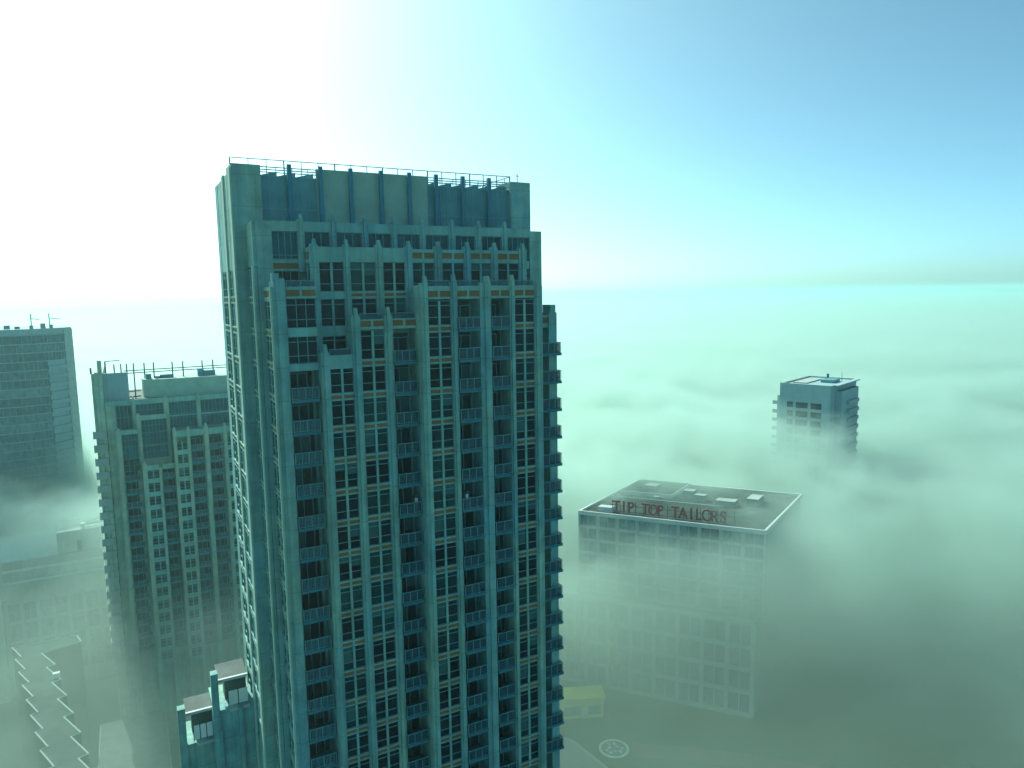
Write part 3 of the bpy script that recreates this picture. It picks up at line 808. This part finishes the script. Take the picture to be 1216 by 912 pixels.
# ================================================================== LOW BUILDINGS AT THE LEFT
def low_buildings():
    t = thing('low_building', 'low pale building with big gridded windows and a roof box, behind the shorter stepped tower', 'building', (-58, 162, 0))
    def q(x0, x1, y0, y1, z0, z1, nm, mt): return MB().box(x0 + 58, x1 + 58, y0 - 162, y1 - 162, z0, z1).build(nm, [mt], t)
    q(-80, -32, 150, 184, 0, 29.0, 'wall', 'pale')
    q(-80.2, -31.8, 149.6, 150.6, 29.0, 29.9, 'parapet', 'band'); q(-80, -32, 154, 156, 29.01, 31.4, 'roof_step', 'pale'); q(-80, -32, 158, 184, 29.02, 33.0, 'roof_step', 'pale')
    q(-79, -33, 158.5, 183.5, 33.01, 33.1, 'roof_deck', 'blue')
    q(-46, -36, 158, 170, 33.2, 39.0, 'roof_box', 'pale'); q(-41.5, -40.5, 157.8, 157.99, 33.3, 36.0, 'door', 'dark')
    q(-64, -58, 148, 154, 0, 35.2, 'corner_pier', 'pale')
    for i in range(8):
        for k in range(4):
            x = -57 + i * 3.4; z0 = 24.2 - k * 5.2
            m = MB().box(x + 58, x + 58 + 2.5, -12.12, -12.001, z0 - 4.2, z0, 0).box(x + 58 + 1.2, x + 58 + 1.3, -12.2, -12.121, z0 - 4.2, z0, 1).box(x + 58, x + 58 + 2.5, -12.2, -12.121, z0 - 2.1, z0 - 2.0, 1)
            m.build('window', ['curtain', 'pale'], t)
        q(-57.9 + i * 3.4, -57.1 + i * 3.4, 149.7, 149.98, 0, 25.6, 'pilaster', 'band')
    s = thing('roof_gantry', 'bright white metal boom lying along the roof box of the low pale building', 'boom', (-40, 160, 39.0))
    MB().bar((0, 0, .8), (9, .5, 1.0), .22).bar((1, 1, 1.0), (8.5, 2.5, 2.6), .18).build('boom', ['white'], s)
    MB().box(-.5, .5, -.5, .5, 0, 1.2).build('base_plate', ['white'], s)
    # saw-tooth terrace block
    t = thing('terrace_block', 'long flat roofed block with saw-tooth white parapets at the lower left', 'building', (-45, 95, 0))
    zr = 25.0
    def tooth(x0, y0, x1, y1, n, dx, dy):
        P = []
        for i in range(n):
            f = i / n; x, y = x0 + (x1 - x0) * f, y0 + (y1 - y0) * f; P.append((x, y))
            f = (i + 1) / n; P.append((x0 + (x1 - x0) * f + dx, y0 + (y1 - y0) * f + dy))
        P.append((x1, y1)); return P
    left = tooth(-52.8, 120.8, -38.5, 48, 11, 1.1, .5)
    right = tooth(-46.8, 114.5, -33.5, 46, 9, 1.5, .5)
    left = [(x + 45, y - 95) for x, y in left]; right = [(x + 45, y - 95) for x, y in right]
    cap = [(-39.6 + 45, 116.5 - 95), (-40.6 + 45, 120.4 - 95)]
    # outline going counter-clockwise: down the left edge, up the right edge, round the end
    m = MB()
    k = min(len(left), len(right))
    poly = left + right[::-1] + cap
    m.prism(poly, 0, zr); m.build('wall', ['felt'], t)
    for nm, P in (('parapet', left), ('parapet', right), ('parapet', [left[0], cap[1], cap[0], right[0]])):
        m = MB()
        for a, b in zip(P, P[1:]):
            m.bar((*a, zr + .1), (*b, zr + .1), .09)
        m.build(nm, ['white'], t)
    MB().box(1.2, 2.4, 6, 7, zr + .01, zr + .9).build('vent', ['white'], t)
    o = thing('courtyard_roof', 'flat brown roof between the saw-tooth block and the shorter stepped tower', 'roof', (-36, 88, 0))
    MB().box(-1, 12, -30, 22, 0, 8).build('wall', ['pale'], o)
    MB().box(-.8, 11.8, -29.8, 21.8, 8.01, 8.2).build('roof_deck', ['roof'], o)
low_buildings()

def hazy_block():
    t = thing('hazy_block', 'blurred dark block in the fog just right of the tallest tower', 'building', (88, 140, 0))
    MB().box(-6, 5, 0, 14, 0, 52).build('wall', ['blue'], t)
    for k in range(10): MB().box(-5.5, 4.5, -.2, -.01, 14 + k * 3.6, 15.8 + k * 3.6).build('window_ribbon', ['strip'], t)
hazy_block()

# yellow box made up for a window reflection, plaza disc, paths
def reflection_box():
    t = thing('yellow_reflection_box', 'made-up yellow box with blue panes, standing for a window reflection below the loft building', 'reflection_box', (64, 73, 0), -R(24))
    MB().box(-5, 5, -2, 2.4, 0, 4.6).build('wall', ['yellow'], t)
    MB().box(-5.5, 5.5, -2.6, 2.8, 4.61, 5.3).build('roof', ['yellow'], t)
    for x0, x1 in ((-4.2, -.6), (1.4, 4.2)): MB().box(x0, x1, -2.12, -2.01, .9, 2.9).build('window', ['box_glass'], t)
    MB().box(-.2, 1, -2.1, -2.01, 0, 2.6).build('door', ['white'], t)
reflection_box()

def ground_mat():
    m, nt, b = new_mat('parkland')
    n = noise(nt, (.03, .03, .03), 5); n2 = noise(nt, (.4, .4, .4), 3)
    cr = nt.nodes.new('ShaderNodeValToRGB'); e = cr.color_ramp.elements
    e[0].position = .36; e[0].color = (.020, .050, .020, 1); e[1].position = .6; e[1].color = (.045, .075, .022, 1)
    x = e.new(.68); x.color = (.085, .072, .045, 1)
    nt.links.new(mth(nt, 'ADD', mth(nt, 'MULTIPLY', n, .85), mth(nt, 'MULTIPLY', n2, .15)), cr.inputs[0]); nt.links.new(cr.outputs[0], b.inputs['Base Color'])
    b.inputs['Roughness'].default_value = .95; b.inputs['Specular IOR Level'].default_value = .1
    return m
def sheet(name, poly, zz, mat, th=None):
    m = MB(); n = len(poly); m.v = [(x, y, zz) for x, y in poly]; m.f = [tuple(range(n))]; m.m = [0]
    o = m.build(name, [mat]); return struct(name, o)
def quad(name, x0, x1, y0, y1, zz, mat): return sheet(name, [(x0, y0), (x1, y0), (x1, y1), (x0, y1)], zz, mat)
quad('ground', -9000, 9000, -9000, 9000, 0, ground_mat())
sheet('pavement', [(30, 40), (57.2, 50), (56.6, 64.8), (48, 74), (30, 80)], .004, stained('paving', (.20, .21, .19), streak=False))
def strip(name, pts, w, zz, mat):
    m = MB()
    for (a, b) in zip(pts, pts[1:]):
        a, b = Vector(a), Vector(b); d = (b - a).normalized(); n = Vector((-d.y, d.x)) * w / 2; a2, b2 = a - d * .0, b + d * .0
        q = len(m.v); m.v += [(*(a2 - n), zz), (*(b2 - n), zz), (*(b2 + n), zz), (*(a2 + n), zz)]; m.f.append((q, q + 1, q + 2, q + 3)); m.m.append(0)
    return struct(name, m.build(name, [mat]))
strip('path', [(52, 73), (56.4, 64.8), (57.5, 53.4), (58, 36)], .7, .008, stained('path_stone', (.34, .35, .31), streak=False))
strip('path', [(66, 56), (74, 50), (86, 40), (110, 14)], 5.0, .008, stained('path_earth', (.13, .09, .055), streak=False))
strip('road', [(60, 140), (40, 90), (25, 30), (22, -40)], 8, .012, stained('asphalt', (.05, .052, .052), streak=False))
def disc():
    t = thing('ornamental_paving', 'round pale paving medallion set in the lawn at the bottom edge', 'paving', (62.7, 58.1, 0))
    def ring(r0, r1, z0, z1, mt, nm):
        m = MB(); n = 48; q = 0
        for k in range(n):
            a = 2 * math.pi * k / n; c, s = math.cos(a), math.sin(a)
            m.v += [(r0 * c, r0 * s, z1), (r1 * c, r1 * s, z1), (r1 * c, r1 * s, z0), (r0 * c, r0 * s, z0)]
        for k in range(n):
            a, b = 4 * k, 4 * ((k + 1) % n)
            m.f += [(a, a + 1, b + 1, b), (a + 1, a + 2, b + 2, b + 1), (a + 3, a, b, b + 3), (a + 2, a + 3, b + 3, b + 2)]; m.m += [0] * 4
        return m.build(nm, [mt], t)
    ring(2.75, 3.35, .0, .12, 'white', 'outer_ring'); ring(.05, 2.74, .0, .06, 'roof', 'inner_disc')
    for k in range(9):
        a = k * .7 + .2; r = 1.7 if k % 3 else 1.0
        MB().taper(r * math.cos(a) - .35, r * math.cos(a) + .35, r * math.sin(a) - .45, r * math.sin(a) + .45, .0, .14, .9).build('paving_stone', ['white' if k % 2 else 'pale'], t)
disc()

# ================================================================== AIR: fog bank and thin haze
def volume_mat(name, col, aniso):
    m = bpy.data.materials.new(name); m.use_nodes = True; nt = m.node_tree
    for n in list(nt.nodes): nt.nodes.remove(n)
    out = nt.nodes.new('ShaderNodeOutputMaterial'); pv = nt.nodes.new('ShaderNodeVolumePrincipled')
    nt.links.new(pv.outputs[0], out.inputs['Volume'])
    pv.inputs['Color'].default_value = (*col, 1); pv.inputs['Anisotropy'].default_value = aniso
    return m, nt, pv
m, nt, pv = volume_mat('thin_haze', (.55, .92, .88), .4)
pv.inputs['Density'].default_value = .00024
o = MB().box(-9500, 9500, -9500, 9500, -1.5, 121).build('haze', [m]); o['kind'] = 'stuff'

m, nt, pv = volume_mat('fog_vapour', (.61, .81, .725), .45)
g = nt.nodes.new('ShaderNodeNewGeometry'); sp = nt.nodes.new('ShaderNodeSeparateXYZ'); nt.links.new(g.outputs['Position'], sp.inputs[0])
far = mth(nt, 'SQRT', mth(nt, 'ADD', mth(nt, 'POWER', sp.outputs[0], 2), mth(nt, 'POWER', sp.outputs[1], 2)))
calm = remap(nt, far, 150, 650, 1, .25, True)     # the lake fog lies flatter than the fog among the towers
big = noise(nt, (1/170, 1/170, 1/90), 2, .5, (3.1, 1.7, 0))
wisp = noise(nt, (1/44, 1/44, 1/27), 5, .66)
zt = mth(nt, 'ADD', sp.outputs[2], mth(nt, 'MULTIPLY', mth(nt, 'MULTIPLY', mth(nt, 'SUBTRACT', wisp, .5), -64), calm))
zt = mth(nt, 'ADD', zt, mth(nt, 'MULTIPLY', mth(nt, 'MULTIPLY', mth(nt, 'SUBTRACT', big, .5), -36), calm))
# thinner again near the ground, so the park and the low roofs stay faintly visible
low = remap(nt, sp.outputs[2], 5, 30, .10, 1, True)
# the bank thickens outward over the lake, away from the towers
dp = nt.nodes.new('ShaderNodeVectorMath'); dp.operation = 'DOT_PRODUCT'; nt.links.new(g.outputs['Position'], dp.inputs[0]); dp.inputs[1].default_value = (.62, .78, 0)
zt = mth(nt, 'SUBTRACT', zt, remap(nt, dp.outputs['Value'], 90, 190, 0, -2.5, True))
outw = remap(nt, dp.outputs['Value'], 82, 107, .14, 1.3, True)
dr = nt.nodes.new('ShaderNodeVectorMath'); dr.operation = 'DOT_PRODUCT'; nt.links.new(g.outputs['Position'], dr.inputs[0]); dr.inputs[1].default_value = (.9, -.43, 0)
zt = mth(nt, 'SUBTRACT', zt, remap(nt, dr.outputs['Value'], 36, 72, 0, 4.5, True))
low = mth(nt, 'MAXIMUM', low, remap(nt, dp.outputs['Value'], 94, 112, 0, .9, True))
top = remap(nt, zt, 54, 33, 0, 1, True)
dens = mth(nt, 'MULTIPLY', mth(nt, 'MULTIPLY', mth(nt, 'MULTIPLY', top, low), outw), .09)
nt.links.new(dens, pv.inputs['Density'])
m.cycles.volume_step_rate = .03
o = MB().box(-7000, 7000, -7000, 7000, -1.0, 84).build('fog_bank', [m]); o['kind'] = 'stuff'

# ================================================================== camera, sky, sun
f = 860.0; pit, rol, yaw = R(7.031), R(-.856), R(28.004)
cam = bpy.data.cameras.new('camera'); co = bpy.data.objects.new('camera', cam); COL.objects.link(co); SC.camera = co
cam.sensor_width = 36; cam.lens = 36 * f / 1216; cam.clip_end = 60000; cam.clip_start = .5
fw = Vector((math.sin(yaw) * math.cos(pit), math.cos(yaw) * math.cos(pit), -math.sin(pit)))
rt = Vector((math.cos(yaw), -math.sin(yaw), 0)); up = rt.cross(fw)
cr_, sr_ = math.cos(rol), math.sin(rol)
r2 = rt * cr_ + up * sr_; u2 = up * cr_ - rt * sr_
co.matrix_world = Matrix(((r2.x, u2.x, -fw.x, -26.113), (r2.y, u2.y, -fw.y, -63.485), (r2.z, u2.z, -fw.z, 100), (0, 0, 0, 1)))

AZ, EL = R(-8), R(38)
w = bpy.data.worlds.new('World'); SC.world = w; w.use_nodes = True; nt = w.node_tree
sky = nt.nodes.new('ShaderNodeTexSky'); sky.sky_type = 'NISHITA'; sky.sun_disc = False
sky.sun_elevation = EL; sky.sun_rotation = AZ; sky.altitude = 1300
sky.air_density = .45; sky.dust_density = 4.6; sky.ozone_density = 3.0
mx = nt.nodes.new('ShaderNodeMix'); mx.data_type = 'RGBA'; mx.blend_type = 'MULTIPLY'; mx.inputs[0].default_value = 1
mx.inputs[7].default_value = (.62, 1, .80, 1)
nt.links.new(sky.outputs[0], mx.inputs[6]); bg = nt.nodes['Background']
nt.links.new(mx.outputs[2], bg.inputs[0]); bg.inputs[1].default_value = .15
l = bpy.data.lights.new('sun', 'SUN'); l.energy = 3.5; l.angle = R(.5); l.color = (.92, 1, .90)
lo = bpy.data.objects.new('sun', l); COL.objects.link(lo)
sd = Vector((math.sin(AZ) * math.cos(EL), math.cos(AZ) * math.cos(EL), math.sin(EL)))
lo.rotation_euler = sd.to_track_quat('Z', 'Y').to_euler()

c = SC.cycles
c.max_bounces = 5; c.diffuse_bounces = 2; c.glossy_bounces = 2; c.transmission_bounces = 2; c.volume_bounces = 2; c.transparent_max_bounces = 8
c.volume_max_steps = 512
c.use_adaptive_sampling = True; c.adaptive_threshold = .02
SC.view_settings.view_transform = 'Standard'; SC.view_settings.look = 'None'
SC.view_settings.exposure = .92; SC.view_settings.gamma = 1
